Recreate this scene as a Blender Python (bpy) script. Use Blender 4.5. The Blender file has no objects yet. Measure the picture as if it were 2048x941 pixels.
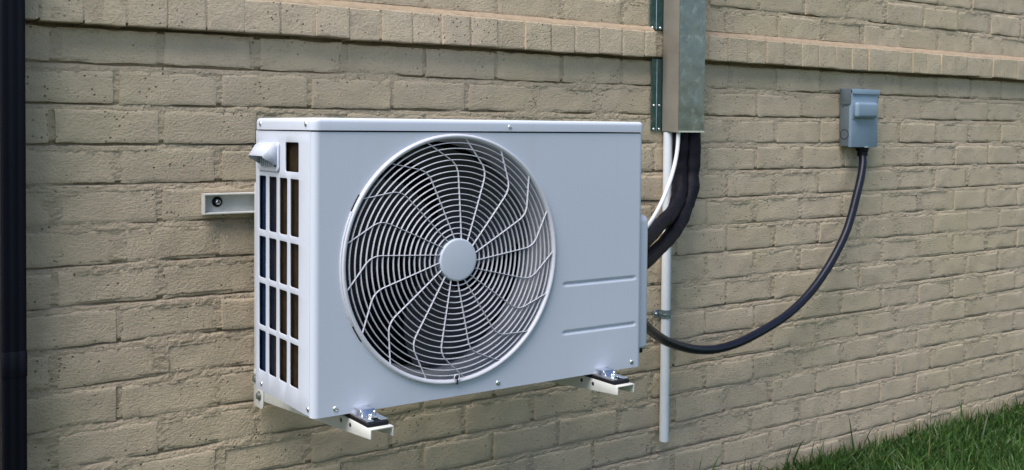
import bpy, bmesh, math, random
import numpy as np
from mathutils import Vector, Matrix

# ------------------------------------------------------------------ camera
scene = bpy.context.scene
ZC = 1.14                        # eye height above the lawn
DIST = 2.2768                    # eye to wall face
YAW, PITCH, ROLL = 0.6056, -0.0282, 0.0085
FPX, CYPX = 2094.6, 315.0

def cam_axes():
    f = Vector((math.sin(YAW) * math.cos(PITCH), math.cos(YAW) * math.cos(PITCH), math.sin(PITCH)))
    r = Vector((math.cos(YAW), -math.sin(YAW), 0))
    u = r.cross(f)
    r2 = r * math.cos(ROLL) + u * math.sin(ROLL)
    u2 = u * math.cos(ROLL) - r * math.sin(ROLL)
    return f, r2, u2
CF, CR, CU = cam_axes()
cd = bpy.data.cameras.new('camera')
cam = bpy.data.objects.new('camera', cd)
scene.collection.objects.link(cam)
m = Matrix.Identity(4)
for i in range(3):
    m[i][0], m[i][1], m[i][2] = CR[i], CU[i], -CF[i]
m[0][3], m[1][3], m[2][3] = 0, -DIST, ZC
cam.matrix_world = m
cd.sensor_width = 36
cd.lens = FPX / 2048 * 36
cd.shift_y = -(470.5 - CYPX) / 2048
cd.clip_start = 0.02
cd.clip_end = 2000
scene.camera = cam

# ------------------------------------------------------------------ light
SUN_EL, SUN_AZ = math.radians(58), math.radians(-86)   # azimuth from -Y (out of the wall) towards -X
sd = Vector((math.sin(SUN_AZ) * math.cos(SUN_EL), -math.cos(SUN_AZ) * math.cos(SUN_EL), math.sin(SUN_EL)))
world = bpy.data.worlds.new('World')
scene.world = world
world.use_nodes = True
wn = world.node_tree
bg = wn.nodes['Background']
sky = wn.nodes.new('ShaderNodeTexSky')
sky.sky_type = 'NISHITA'
sky.sun_disc = False
sky.sun_elevation = SUN_EL
sky.sun_rotation = math.atan2(sd.x, sd.y)
sky.air_density = 1.0
sky.dust_density = 0.6
sky.ozone_density = 1.0
bg.inputs[1].default_value = 0.10
wn.links.new(sky.outputs[0], bg.inputs[0])
ld = bpy.data.lights.new('sun', 'SUN')
ld.energy = 5.0
ld.angle = math.radians(60)
ld.color = (1.0, 0.95, 0.89)
sun = bpy.data.objects.new('sun', ld)
sun.rotation_euler = (-sd).to_track_quat('-Z', 'Y').to_euler()
sun.location = (-3, -5, 6)
scene.collection.objects.link(sun)
scene.view_settings.view_transform = 'Standard'
scene.view_settings.look = 'None'
scene.view_settings.exposure = 0.72
scene.view_settings.gamma = 1.0
scene.view_settings.use_curve_mapping = False

random.seed(7)
rng = np.random.default_rng(7)
COL = scene.collection
PI = math.pi

# ------------------------------------------------------------------ helpers
def R(zrel):
    return zrel + ZC

def link(o, parent=None):
    COL.objects.link(o)
    if parent is not None:
        o.parent = parent
    return o

def tag(o, label, cat=None, group=None, kind=None):
    if label: o['label'] = label
    if cat: o['category'] = cat
    if group: o['group'] = group
    if kind: o['kind'] = kind
    return o

def empty(name, loc=(0, 0, 0)):
    e = bpy.data.objects.new(name, None)
    e.location = loc
    e.empty_display_size = 0.05
    return link(e)

class MB:
    def __init__(self):
        self.v, self.f = [], []
    def add(self, vs, fs):
        n = len(self.v)
        self.v += [tuple(p) for p in vs]
        self.f += [tuple(i + n for i in q) for q in fs]
        return self
    def box(self, x0, x1, y0, y1, z0, z1):
        vs = [(x, y, z) for x in (x0, x1) for y in (y0, y1) for z in (z0, z1)]
        fs = [(0, 1, 3, 2), (4, 6, 7, 5), (0, 4, 5, 1), (2, 3, 7, 6), (0, 2, 6, 4), (1, 5, 7, 3)]
        return self.add(vs, fs)
    def tube(self, pts, r, seg=16, caps=True):
        pts = [Vector(p) for p in pts]
        n = len(pts)
        rr = r if isinstance(r, (list, tuple)) else [r] * n
        t0 = (pts[1] - pts[0]).normalized()
        up = Vector((0, 0, 1)) if abs(t0.z) < .9 else Vector((1, 0, 0))
        a = t0.cross(up).normalized()
        vs, fs = [], []
        for i in range(n):
            t = (pts[min(i + 1, n - 1)] - pts[max(i - 1, 0)]).normalized()
            a = (a - t * a.dot(t)).normalized()
            b = t.cross(a)
            for k in range(seg):
                th = 2 * PI * k / seg
                vs.append(pts[i] + (a * math.cos(th) + b * math.sin(th)) * rr[i])
        for i in range(n - 1):
            for k in range(seg):
                k2 = (k + 1) % seg
                fs.append((i * seg + k, i * seg + k2, (i + 1) * seg + k2, (i + 1) * seg + k))
        if caps:
            fs.append(tuple(range(seg - 1, -1, -1)))
            fs.append(tuple((n - 1) * seg + k for k in range(seg)))
        return self.add(vs, fs)
    def lathe(self, prof, c, axis='y', seg=64, closed=False, t0=0, t1=2 * PI):
        """prof: (radius, offset along axis) pairs round centre c"""
        full = abs(t1 - t0 - 2 * PI) < 1e-6
        ns = seg if full else seg + 1
        vs, fs = [], []
        n = len(prof)
        for k in range(ns):
            th = t0 + (t1 - t0) * k / seg
            for (r, h) in prof:
                if axis == 'y': vs.append((c[0] + r * math.cos(th), c[1] + h, c[2] + r * math.sin(th)))
                elif axis == 'z': vs.append((c[0] + r * math.cos(th), c[1] + r * math.sin(th), c[2] + h))
                else: vs.append((c[0] + h, c[1] + r * math.cos(th), c[2] + r * math.sin(th)))
        for k in range(seg):
            k2 = (k + 1) % ns
            for i in range(n if closed else n - 1):
                j = (i + 1) % n
                fs.append((k * n + i, k2 * n + i, k2 * n + j, k * n + j))
        return self.add(vs, fs)
    def prism(self, poly, axis, a0, a1):
        """poly of 2-D points extruded along axis from a0 to a1; (u,v) are the two other axes in order"""
        n = len(poly)
        def p(u, v, a):
            return {'x': (a, u, v), 'y': (u, a, v), 'z': (u, v, a)}[axis]
        vs = [p(u, v, a0) for u, v in poly] + [p(u, v, a1) for u, v in poly]
        fs = [(i, (i + 1) % n, n + (i + 1) % n, n + i) for i in range(n)]
        fs += [tuple(range(n - 1, -1, -1)), tuple(range(n, 2 * n))]
        return self.add(vs, fs)
    def build(self, name, mat, parent=None, angle=None, bevel=0, bseg=2, fix=True, pivot=None):
        me = bpy.data.meshes.new(name)
        bm = bmesh.new()
        bvs = [bm.verts.new(p) for p in self.v]
        for q in self.f:
            try: bm.faces.new([bvs[i] for i in q])
            except ValueError: pass
        if fix:
            bmesh.ops.remove_doubles(bm, verts=bm.verts, dist=1e-6)
            bmesh.ops.recalc_face_normals(bm, faces=bm.faces)
        if bevel:
            es = [e for e in bm.edges if len(e.link_faces) == 2 and e.calc_face_angle(0) > math.radians(35)]
            bmesh.ops.bevel(bm, geom=es, offset=bevel, segments=bseg, profile=.5, affect='EDGES', clamp_overlap=True)
        if pivot is not None:
            bmesh.ops.translate(bm, verts=bm.verts, vec=-Vector(pivot))
        bm.to_mesh(me); bm.free()
        if angle is not None or bevel:
            me.shade_smooth()
            me.set_sharp_from_angle(angle=math.radians(angle if angle is not None else 40))
        me.materials.append(mat)
        o = bpy.data.objects.new(name, me)
        if pivot is not None:
            o.location = pivot
        return link(o, parent)

def spline(pts, n=12):
    """Catmull-Rom through pts"""
    P = [Vector(p) for p in pts]
    P = [2 * P[0] - P[1]] + P + [2 * P[-1] - P[-2]]
    out = []
    for i in range(1, len(P) - 2):
        p0, p1, p2, p3 = P[i - 1], P[i], P[i + 1], P[i + 2]
        for k in range(n):
            t = k / n
            out.append(0.5 * ((2 * p1) + (-p0 + p2) * t + (2 * p0 - 5 * p1 + 4 * p2 - p3) * t * t + (-p0 + 3 * p1 - 3 * p2 + p3) * t ** 3))
    out.append(P[-2])
    return out

def rrect(x0, x1, y0, y1, r, seg=6):
    rs = r if isinstance(r, (list, tuple)) else [r] * 4
    out = []
    for (cx, cy, a, q) in ((x1, y1, 0, rs[0]), (x0, y1, 90, rs[1]), (x0, y0, 180, rs[2]), (x1, y0, 270, rs[3])):
        sx = -1 if a in (0, 270) else 1
        sy = -1 if a in (0, 90) else 1
        for k in range(seg + 1):
            th = math.radians(a + 90 * k / seg)
            out.append((cx + sx * q + q * math.cos(th), cy + sy * q + q * math.sin(th)))
    return out

# value noise in numpy (for real surface relief)
def _hash(ix, iy, seed):
    h = (ix.astype(np.int64) * 374761393 + iy.astype(np.int64) * 668265263 + seed * 2147483647) & 0x7fffffff
    h = (h ^ (h >> 13)) * 1274126177 & 0x7fffffff
    h = (h ^ (h >> 16)) & 0xffff
    return h / 65535.0
def vnoise(x, y, seed=0):
    ix, iy = np.floor(x), np.floor(y)
    fx, fy = x - ix, y - iy
    fx = fx * fx * (3 - 2 * fx); fy = fy * fy * (3 - 2 * fy)
    a = _hash(ix, iy, seed); b = _hash(ix + 1, iy, seed)
    c = _hash(ix, iy + 1, seed); d = _hash(ix + 1, iy + 1, seed)
    return (a * (1 - fx) + b * fx) * (1 - fy) + (c * (1 - fx) + d * fx) * fy
def fbm(x, y, seed=0, octv=3):
    s, a, t = 0, 1, 0
    for o in range(octv):
        s = s + a * vnoise(x * 2 ** o, y * 2 ** o, seed + o * 17); t += a; a *= .5
    return s / t - .5

# ------------------------------------------------------------------ materials
def new_mat(name):
    mt = bpy.data.materials.new(name)
    mt.use_nodes = True
    nt = mt.node_tree
    return mt, nt, nt.nodes['Principled BSDF']

class N:
    def __init__(self, nt): self.nt = nt
    def node(self, t, **kw):
        n = self.nt.nodes.new(t)
        for k, v in kw.items(): setattr(n, k, v)
        return n
    def link(self, a, b): self.nt.links.new(a, b)
    def pos(self, scale=(1, 1, 1)):
        g = self.node('ShaderNodeNewGeometry')
        mp = self.node('ShaderNodeMapping')
        mp.inputs['Scale'].default_value = scale
        self.link(g.outputs['Position'], mp.inputs['Vector'])
        return mp.outputs[0]
    def noise(self, vec, scale, detail=4, rough=.55, dist=0):
        n = self.node('ShaderNodeTexNoise')
        n.inputs['Scale'].default_value = scale
        n.inputs['Detail'].default_value = detail
        n.inputs['Roughness'].default_value = rough
        n.inputs['Distortion'].default_value = dist
        self.link(vec, n.inputs['Vector'])
        return n.outputs['Fac']
    def voro(self, vec, scale, feature='F1'):
        n = self.node('ShaderNodeTexVoronoi', feature=feature)
        n.inputs['Scale'].default_value = scale
        self.link(vec, n.inputs['Vector'])
        return n
    def ramp(self, fac, a, b, c0=(0, 0, 0, 1), c1=(1, 1, 1, 1)):
        n = self.node('ShaderNodeValToRGB')
        n.color_ramp.elements[0].position = a
        n.color_ramp.elements[1].position = b
        n.color_ramp.elements[0].color = c0
        n.color_ramp.elements[1].color = c1
        self.link(fac, n.inputs[0])
        return n.outputs[0]
    def math(self, op, a, b=None):
        n = self.node('ShaderNodeMath', operation=op)
        for i, s in enumerate((a, b)):
            if s is None: continue
            if hasattr(s, 'links') or hasattr(s, 'is_linked'): self.link(s, n.inputs[i])
            else: n.inputs[i].default_value = s
        return n.outputs[0]
    def mix(self, fac, a, b, blend='MIX'):
        n = self.node('ShaderNodeMix', data_type='RGBA', blend_type=blend)
        if hasattr(fac, 'is_linked'): self.link(fac, n.inputs[0])
        else: n.inputs[0].default_value = fac
        for s, i in ((a, 6), (b, 7)):
            if hasattr(s, 'is_linked'): self.link(s, n.inputs[i])
            else: n.inputs[i].default_value = (*s, 1) if len(s) == 3 else s
        return n.outputs[2]
    def bump(self, h, strength, dist, normal=None):
        n = self.node('ShaderNodeBump')
        n.inputs['Strength'].default_value = strength
        n.inputs['Distance'].default_value = dist
        self.link(h, n.inputs['Height'])
        if normal is not None: self.link(normal, n.inputs['Normal'])
        return n.outputs[0]

def brick_paint(name, base, rough_mortar=False):
    mt, nt, b = new_mat(name); k = N(nt)
    p = k.pos()
    big = k.noise(p, 2.3, 3)
    mid = k.noise(p, 14, 5, .6)
    fine = k.noise(p, 190, 4, .7)
    streak = k.noise(k.pos((85, 85, 260)), 1.0, 4, .7)
    dk = tuple(c * .86 for c in base); lt = tuple(min(1, c * 1.08) for c in base)
    c = k.mix(k.ramp(mid, .3, .7), dk, lt)
    green = (base[0] * .90, base[1] * .93, base[2] * .80)
    c = k.mix(k.math('MULTIPLY', k.ramp(big, .42, .68), .55), c, green)
    # every brick a little different
    oi = k.node('ShaderNodeObjectInfo')
    c = k.mix(k.math('MULTIPLY', oi.outputs['Random'], .30), c, tuple(q * .82 for q in base))
    # pin holes in the paint, in clusters
    vo = k.voro(p, 74)
    sel = k.ramp(k.noise(p, 13, 3), .49, .57)
    hole = k.math('MULTIPLY', k.ramp(vo.outputs['Distance'], .07, .20, (1, 1, 1, 1), (0, 0, 0, 1)), sel)
    c = k.mix(k.math('MULTIPLY', hole, .85), c, (base[0] * .22, base[1] * .2, base[2] * .16))
    # grime in fine speckle
    c = k.mix(k.math('MULTIPLY', k.ramp(fine, .52, .68), .42), c, tuple(q * .58 for q in base))
    k.link(c, b.inputs['Base Color'])
    b.inputs['Roughness'].default_value = .62
    b.inputs['Specular IOR Level'].default_value = .35
    h = k.math('ADD', k.math('MULTIPLY', mid, 1.0), k.math('MULTIPLY', fine, .60 if not rough_mortar else .9))
    h = k.math('ADD', h, k.math('MULTIPLY', streak, .42))
    h = k.math('SUBTRACT', h, k.math('MULTIPLY', hole, .8))
    k.link(k.bump(h, .9, 0.0055 if not rough_mortar else .007), b.inputs['Normal'])
    return mt

def simple(name, col, rough=.5, metal=0, var=.08, scale=30, bump=0, bscale=200, spec=.5, coat=0):
    mt, nt, b = new_mat(name); k = N(nt)
    p = k.pos()
    n = k.noise(p, scale, 4)
    c = k.mix(k.ramp(n, .3, .7), tuple(q * (1 - var) for q in col), tuple(min(1, q * (1 + var)) for q in col))
    k.link(c, b.inputs['Base Color'])
    b.inputs['Metallic'].default_value = metal
    b.inputs['Specular IOR Level'].default_value = spec
    r = k.node('ShaderNodeMapRange')
    r.inputs['To Min'].default_value = max(.02, rough - .06)
    r.inputs['To Max'].default_value = min(1, rough + .06)
    k.link(k.noise(p, scale * 2.3, 3), r.inputs['Value'])
    k.link(r.outputs[0], b.inputs['Roughness'])
    if coat: b.inputs['Coat Weight'].default_value = coat
    if bump: k.link(k.bump(k.noise(p, bscale, 3), bump, .002), b.inputs['Normal'])
    return mt

def white_coat(name, col):
    mt, nt, b = new_mat(name); k = N(nt)
    p = k.pos()
    c = k.mix(k.ramp(k.noise(p, 3.0, 4), .3, .7), tuple(q * .965 for q in col), col)
    speck = k.ramp(k.voro(p, 38).outputs['Distance'], .012, .035, (1, 1, 1, 1), (0, 0, 0, 1))
    speck = k.math('MULTIPLY', speck, k.ramp(k.noise(p, 9, 2), .56, .6))
    c = k.mix(k.math('MULTIPLY', speck, .6), c, (.12, .11, .09))
    # faint rain-borne dust streaks
    st = k.ramp(k.noise(k.pos((45, 45, 2.2)), 1, 3), .55, .8)
    c = k.mix(k.math('MULTIPLY', st, .16), c, (.45, .42, .36))
    k.link(c, b.inputs['Base Color'])
    b.inputs['Roughness'].default_value = .38
    k.link(k.bump(k.noise(p, 700, 2), .06, .001), b.inputs['Normal'])
    return mt

def galvanised(name, g=1.0, r0=.16, r1=.42, tint=(1, 1, 1)):
    mt, nt, b = new_mat(name); k = N(nt)
    p = k.pos()
    v = k.voro(p, 75)
    c = k.mix(v.outputs['Color'], (.42 * g * tint[0], .44 * g * tint[1], .41 * g * tint[2]), (.54 * g * tint[0], .56 * g * tint[1], .53 * g * tint[2]))
    sp = k.ramp(k.noise(p, 26, 5, .75), .54, .66)
    c = k.mix(k.math('MULTIPLY', sp, .6), c, (.62 * g ** .5, .66 * g ** .5, .66 * g ** .5))
    k.link(c, b.inputs['Base Color'])
    b.inputs['Metallic'].default_value = 1
    r = k.node('ShaderNodeMapRange')
    r.inputs['To Min'].default_value = r0
    r.inputs['To Max'].default_value = r1
    k.link(k.noise(p, 30, 5, .7), r.inputs['Value'])
    k.link(r.outputs[0], b.inputs['Roughness'])
    k.link(k.bump(k.noise(k.pos((6, 6, 6)), 1, 2), .5, .01), b.inputs['Normal'])
    return mt

WALLC = (.59, .475, .345)
M = {}
M['brick'] = brick_paint('painted_brick', WALLC)
M['mortar'] = brick_paint('painted_mortar', (.58, .466, .340), True)
M['ledge_wash'] = simple('pale_mortar_wash', (.37, .275, .19), .7, var=.15, scale=60, bump=.6)
M['white'] = white_coat('white_powder_coat', (.525, .562, .66))
M['guard'] = simple('grey_white_plastic', (.56, .56, .62), .42, var=.03)
M['bracket'] = simple('pale_bracket_paint', (.60, .60, .575), .42, var=.05, scale=50)
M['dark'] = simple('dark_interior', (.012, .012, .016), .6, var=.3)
M['fan'] = simple('dark_fan_plastic', (.018, .018, .024), .45, var=.2)
M['shroud'] = simple('shroud_grey', (.44, .44, .48), .45, var=.05)
M['bluefin'] = simple('blue_coil_fins', (.010, .026, .075), .4, var=.25, scale=80)
M['brownfin'] = simple('brown_coil_fins', (.046, .028, .012), .5, var=.4, scale=60)
M['steel'] = simple('zinc_steel', (.62, .64, .67), .28, 1, var=.1, scale=120)
M['chrome'] = simple('bright_plated_steel', (.78, .79, .84), .2, 1, var=.08, scale=120)
M['dullbolt'] = simple('dull_bolt', (.25, .27, .26), .4, .8, var=.2)
M['rubber'] = simple('black_rubber', (.007, .007, .012), .6, var=.3, spec=.2)
M['foam'] = simple('black_foam_insulation', (.007, .0065, .011), .62, var=.35, scale=40, bump=.9, bscale=45, spec=.15)
M['whip'] = simple('black_cable_jacket', (.008, .010, .022), .36, var=.2, spec=.3)
M['pvc'] = simple('white_pvc', (.72, .75, .80), .3, var=.04, scale=12)
M['cablewhite'] = simple('white_cable_jacket', (.72, .72, .74), .35, var=.04)
M['galv'] = galvanised('galvanised_sheet', .50)  # base colour darkened to stand for a dark yard reflected in it
M['galvside'] = simple('taupe_sheet', (.29, .26, .22), .42, .35, var=.10, scale=14)  # even taupe for the thin sheet over the cover's side
M['galvdark'] = galvanised('dark_teal_galvanised_flange', .36, .2, .45, (.60, 1.15, 1.20))  # darker, teal-tinted sheet for the flanges
M['strap'] = simple('dull_zinc_strap', (.30, .36, .40), .4, .9, var=.15)
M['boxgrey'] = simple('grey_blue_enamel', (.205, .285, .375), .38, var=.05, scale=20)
M['boxshade'] = simple('grey_blue_enamel_shaded', (.105, .13, .15), .5, var=.05, scale=20)  # darker copy of the door enamel: shade painted into the box sides
M['spout'] = simple('dark_bronze_aluminium', (.0045, .005, .010), .6, var=.15, scale=8, spec=.12)

def grass_mat():
    mt, nt, b = new_mat('grass_blade'); k = N(nt)
    at = k.node('ShaderNodeAttribute', attribute_name='tint')
    c = k.mix(at.outputs['Fac'], (.012, .052, .006), (.090, .175, .035))
    dry = k.ramp(at.outputs['Fac'], .93, .97)
    c = k.mix(dry, c, (.24, .20, .11))
    k.link(c, b.inputs['Base Color'])
    b.inputs['Roughness'].default_value = .5
    tr = k.node('ShaderNodeBsdfTranslucent')
    k.link(c, tr.inputs['Color'])
    mx = k.node('ShaderNodeMixShader'); mx.inputs[0].default_value = .3
    k.link(b.outputs[0], mx.inputs[1]); k.link(tr.outputs[0], mx.inputs[2])
    k.link(mx.outputs[0], nt.nodes['Material Output'].inputs[0])
    return mt
M['grass'] = grass_mat()
def ground_mat():
    mt, nt, b = new_mat('lawn_soil'); k = N(nt)
    p = k.pos()
    c = k.mix(k.ramp(k.noise(p, 25, 6, .7), .35, .65), (.030, .030, .014), (.045, .085, .020))
    k.link(c, b.inputs['Base Color'])
    b.inputs['Roughness'].default_value = .9
    k.link(k.bump(k.noise(p, 60, 4), .8, .02), b.inputs['Normal'])
    return mt
M['ground'] = ground_mat()

# ------------------------------------------------------------------ ground
g = MB()
xs = [-400, -60, -12, -3, 0, 3, 6, 12, 60, 400]
ys = [-400, -60, -12, -4, -2, -1, .0, .15, 12, 60, 400]
for i in range(len(xs) - 1):
    for j in range(len(ys) - 1):
        g.add([(xs[i], ys[j], 0), (xs[i + 1], ys[j], 0), (xs[i + 1], ys[j + 1], 0), (xs[i], ys[j + 1], 0)], [(0, 1, 2, 3)])
go = g.build('ground', M['ground'])
tag(go, 'dark soil under the lawn at the foot of the wall', kind='structure')

# ------------------------------------------------------------------ brick wall
BL, HC, JT = .2158, .08348, .014
X1, X2 = .4436, .5702
LEDGE0, LEDGE1, LPROUD = .2069, .2795, .030
WX0, WX1, WZ1 = -2.6, 7.6, 1.62
rows = []                                    # (z bottom, z top, offset) relative to eye height
for i in range(0, 17):
    b0 = .1277 - HC * i
    rows.append((b0, b0 + HC - JT if i else LEDGE0 - .0105, X1 if i % 2 == 0 else X2))
rows.append((.2930, .3640, X1))
for i in range(0, 15):
    b0 = .378 + .0866 * i
    if b0 > WZ1: break
    rows.append((b0, b0 + .0726, X2 if i % 2 == 0 else X1))
DUCT_X0, DUCT_X1 = 2.060, 2.2135             # the ledge is cut away for the duct

wall = empty('brick_wall', (0, 0, 0))
tag(wall, 'tan painted brick wall with a projecting ledge course of upright bricks', 'wall')

def proj(x, y, z):
    v = Vector((x, y + DIST, z - ZC)); d = v.dot(CF)
    if d < .05: return None
    return 1024 + FPX * v.dot(CR) / d, CYPX - FPX * v.dot(CU) / d

def shown_area(x0, x1, z0, z1):
    q = [proj(x, 0, z) for x in (x0, x1) for z in (z0, z1)]
    if any(p is None for p in q): return 0
    u0, u1 = min(p[0] for p in q), max(p[0] for p in q)
    v0, v1 = min(p[1] for p in q), max(p[1] for p in q)
    a = max(0, min(u1, 2048) - max(u0, 0)) * max(0, min(v1, 941) - max(v0, 0))
    if u0 > 530 and u1 < 1270 and v0 > 262 and v1 < 735: return 0    # behind the unit
    return a

brick_no = [0]
def brick_geo(x0, x1, z0, z1, yf, nx=14, nz=6, rim=.0045, depth=.03, jit=.0032, amp=.0019, eg=.62):
    """one hand-made brick: bulging uneven face, rounded chipped edge, sides running into the mortar"""
    brick_no[0] += 1
    s = brick_no[0] * 13
    cx, cz = (x0 + x1) / 2, (z0 + z1) / 2
    us = np.concatenate([[0, .0], np.linspace(0, 1, nx)[1:-1], [1, 1]])
    vs_ = np.concatenate([[0, .0], np.linspace(0, 1, nz)[1:-1], [1, 1]])
    gx, gz = [], []
    L, H = x1 - x0, z1 - z0
    px = np.concatenate([[0], [rim], np.linspace(rim * 2.4, L - rim * 2.4, nx - 2), [L - rim], [L]])
    pz = np.concatenate([[0], [rim * .8], np.linspace(rim * 2.2, H - rim * 2.2, nz - 2), [H - rim * .8], [H]])
    A, B = np.meshgrid(px, pz, indexing='ij')
    ex = np.minimum(A, L - A); ez = np.minimum(B, H - B)
    e = np.minimum(ex, ez)
    edge = np.full(A.shape, .0013)
    edge[:, 0] = .0020; edge[:, -1] = .0042; edge *= eg
    back = np.where(e < 1e-9, edge, np.where(e < rim * 1.01, edge * .22, 0))
    tiltx, tiltz = random.uniform(-.010, .010), random.uniform(-.02, .02)
    Y = yf + back + (A - L / 2) * tiltx + (B - H / 2) * tiltz
    WXp, WZp = A + x0, B + z0
    Y = Y + amp * 2.2 * fbm(WXp * 22 + s, WZp * 22, 3, 3) + amp * 1.4 * fbm(WXp * 70 + s, WZp * 70, 5, 2)
    # wavy outline
    near = np.clip(1 - e / .012, 0, 1)
    WXp = WXp + near * jit * 2 * fbm(WXp * 45 + s, WZp * 45 + 9, 11, 2)
    WZp = WZp + near * jit * 2.4 * fbm(WXp * 30 + s, WZp * 8 + 31, 12, 3)
    n1, n2 = A.shape
    verts = np.stack([WXp, Y, WZp], -1).reshape(-1, 3).tolist()
    idx = lambda i, j: i * n2 + j
    faces = []
    for i in range(n1 - 1):
        for j in range(n2 - 1):
            faces.append((idx(i, j), idx(i + 1, j), idx(i + 1, j + 1), idx(i, j + 1)))
    ring = [idx(i, 0) for i in range(n1)] + [idx(n1 - 1, j) for j in range(1, n2)] + \
           [idx(i, n2 - 1) for i in range(n1 - 2, -1, -1)] + [idx(0, j) for j in range(n2 - 2, 0, -1)]
    base = len(verts)
    for r in ring:
        verts.append((verts[r][0], yf + depth, verts[r][2]))
    nr = len(ring)
    for q in range(nr):
        q2 = (q + 1) % nr
        faces.append((ring[q2], ring[q], base + q, base + q2))
    return verts, faces

def mesh_obj(name, verts, faces, mat, parent, pivot=None, smooth=True, angle=38):
    me = bpy.data.meshes.new(name)
    if pivot is not None:
        verts = [(a - pivot[0], b - pivot[1], c - pivot[2]) for a, b, c in verts]
    me.from_pydata(verts, [], faces)
    me.materials.append(mat)
    if smooth:
        me.shade_smooth(); me.set_sharp_from_angle(angle=math.radians(angle))
    me.update()
    o = bpy.data.objects.new(name, me)
    if pivot is not None: o.location = pivot
    return link(o, parent)

spec = []
brick_rects = []
for (z0, z1, off) in rows:
    k0 = math.floor((WX0 - off) / BL)
    k = k0
    while off + k * BL < WX1:
        a = off + k * BL + JT / 2 + random.uniform(-.003, .003)
        b = off + (k + 1) * BL - JT / 2 + random.uniform(-.003, .003)
        zz0, zz1 = z0 + random.uniform(-.0015, .0015), z1 + random.uniform(-.002, .002)
        spec.append((shown_area(a, b, R(zz0), R(zz1)), a, b, zz0, zz1))
        k += 1
order = sorted(range(len(spec)), key=lambda i: -spec[i][0])
own = set(i for i in order[:300] if spec[i][0] > 30)
rest = MB()
for i, (ar, a, b, z0, z1) in enumerate(spec):
    yf = random.gauss(0, .0011)
    brick_rects.append((a, b, z0, z1))
    if i in own:
        v, f = brick_geo(a, b, R(z0), R(z1), yf)
        mesh_obj('brick', v, f, M['brick'], wall, pivot=((a + b) / 2, 0, R((z0 + z1) / 2)))
    else:
        v, f = brick_geo(a, b, R(z0), R(z1), yf, nx=5, nz=4)
        rest.add(v, f)
ro = rest.build('more_bricks', M['brick'], wall, angle=38, fix=False)
tag(ro, None, kind='stuff')

# ledge: upright bricks proud of the wall
LP = .0842
restl = MB()
k = 0
x = .414 - LP * 36
while x < WX1 - .1:
    a, b = x + .0022 + random.uniform(-.002, .002), x + LP - .0022 + random.uniform(-.002, .002)
    x += LP
    if b > DUCT_X0 and a < DUCT_X1:
        if a < DUCT_X0 - .02: b = DUCT_X0 - .003
        elif b > DUCT_X1 + .02: a = DUCT_X1 + .003
        else: continue
    z0, z1 = LEDGE0 + random.uniform(-.0022, .0022), LEDGE1 + random.uniform(-.0015, .0015)
    yf = -LPROUD + random.gauss(0, .0013)
    ar = shown_area(a, b, R(z0), R(z1))
    v, f = brick_geo(a, b, R(z0), R(z1), yf, nx=6, nz=6, rim=.0022, depth=LPROUD + .02, jit=.0018, eg=.4)
    if ar > 30:
        mesh_obj('ledge_brick', v, f, M['brick'], wall, pivot=((a + b) / 2, -LPROUD, R((z0 + z1) / 2)))
    else:
        restl.add(v, f)
tag(restl.build('more_ledge_bricks', M['brick'], wall, angle=38, fix=False), None, kind='stuff')

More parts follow.
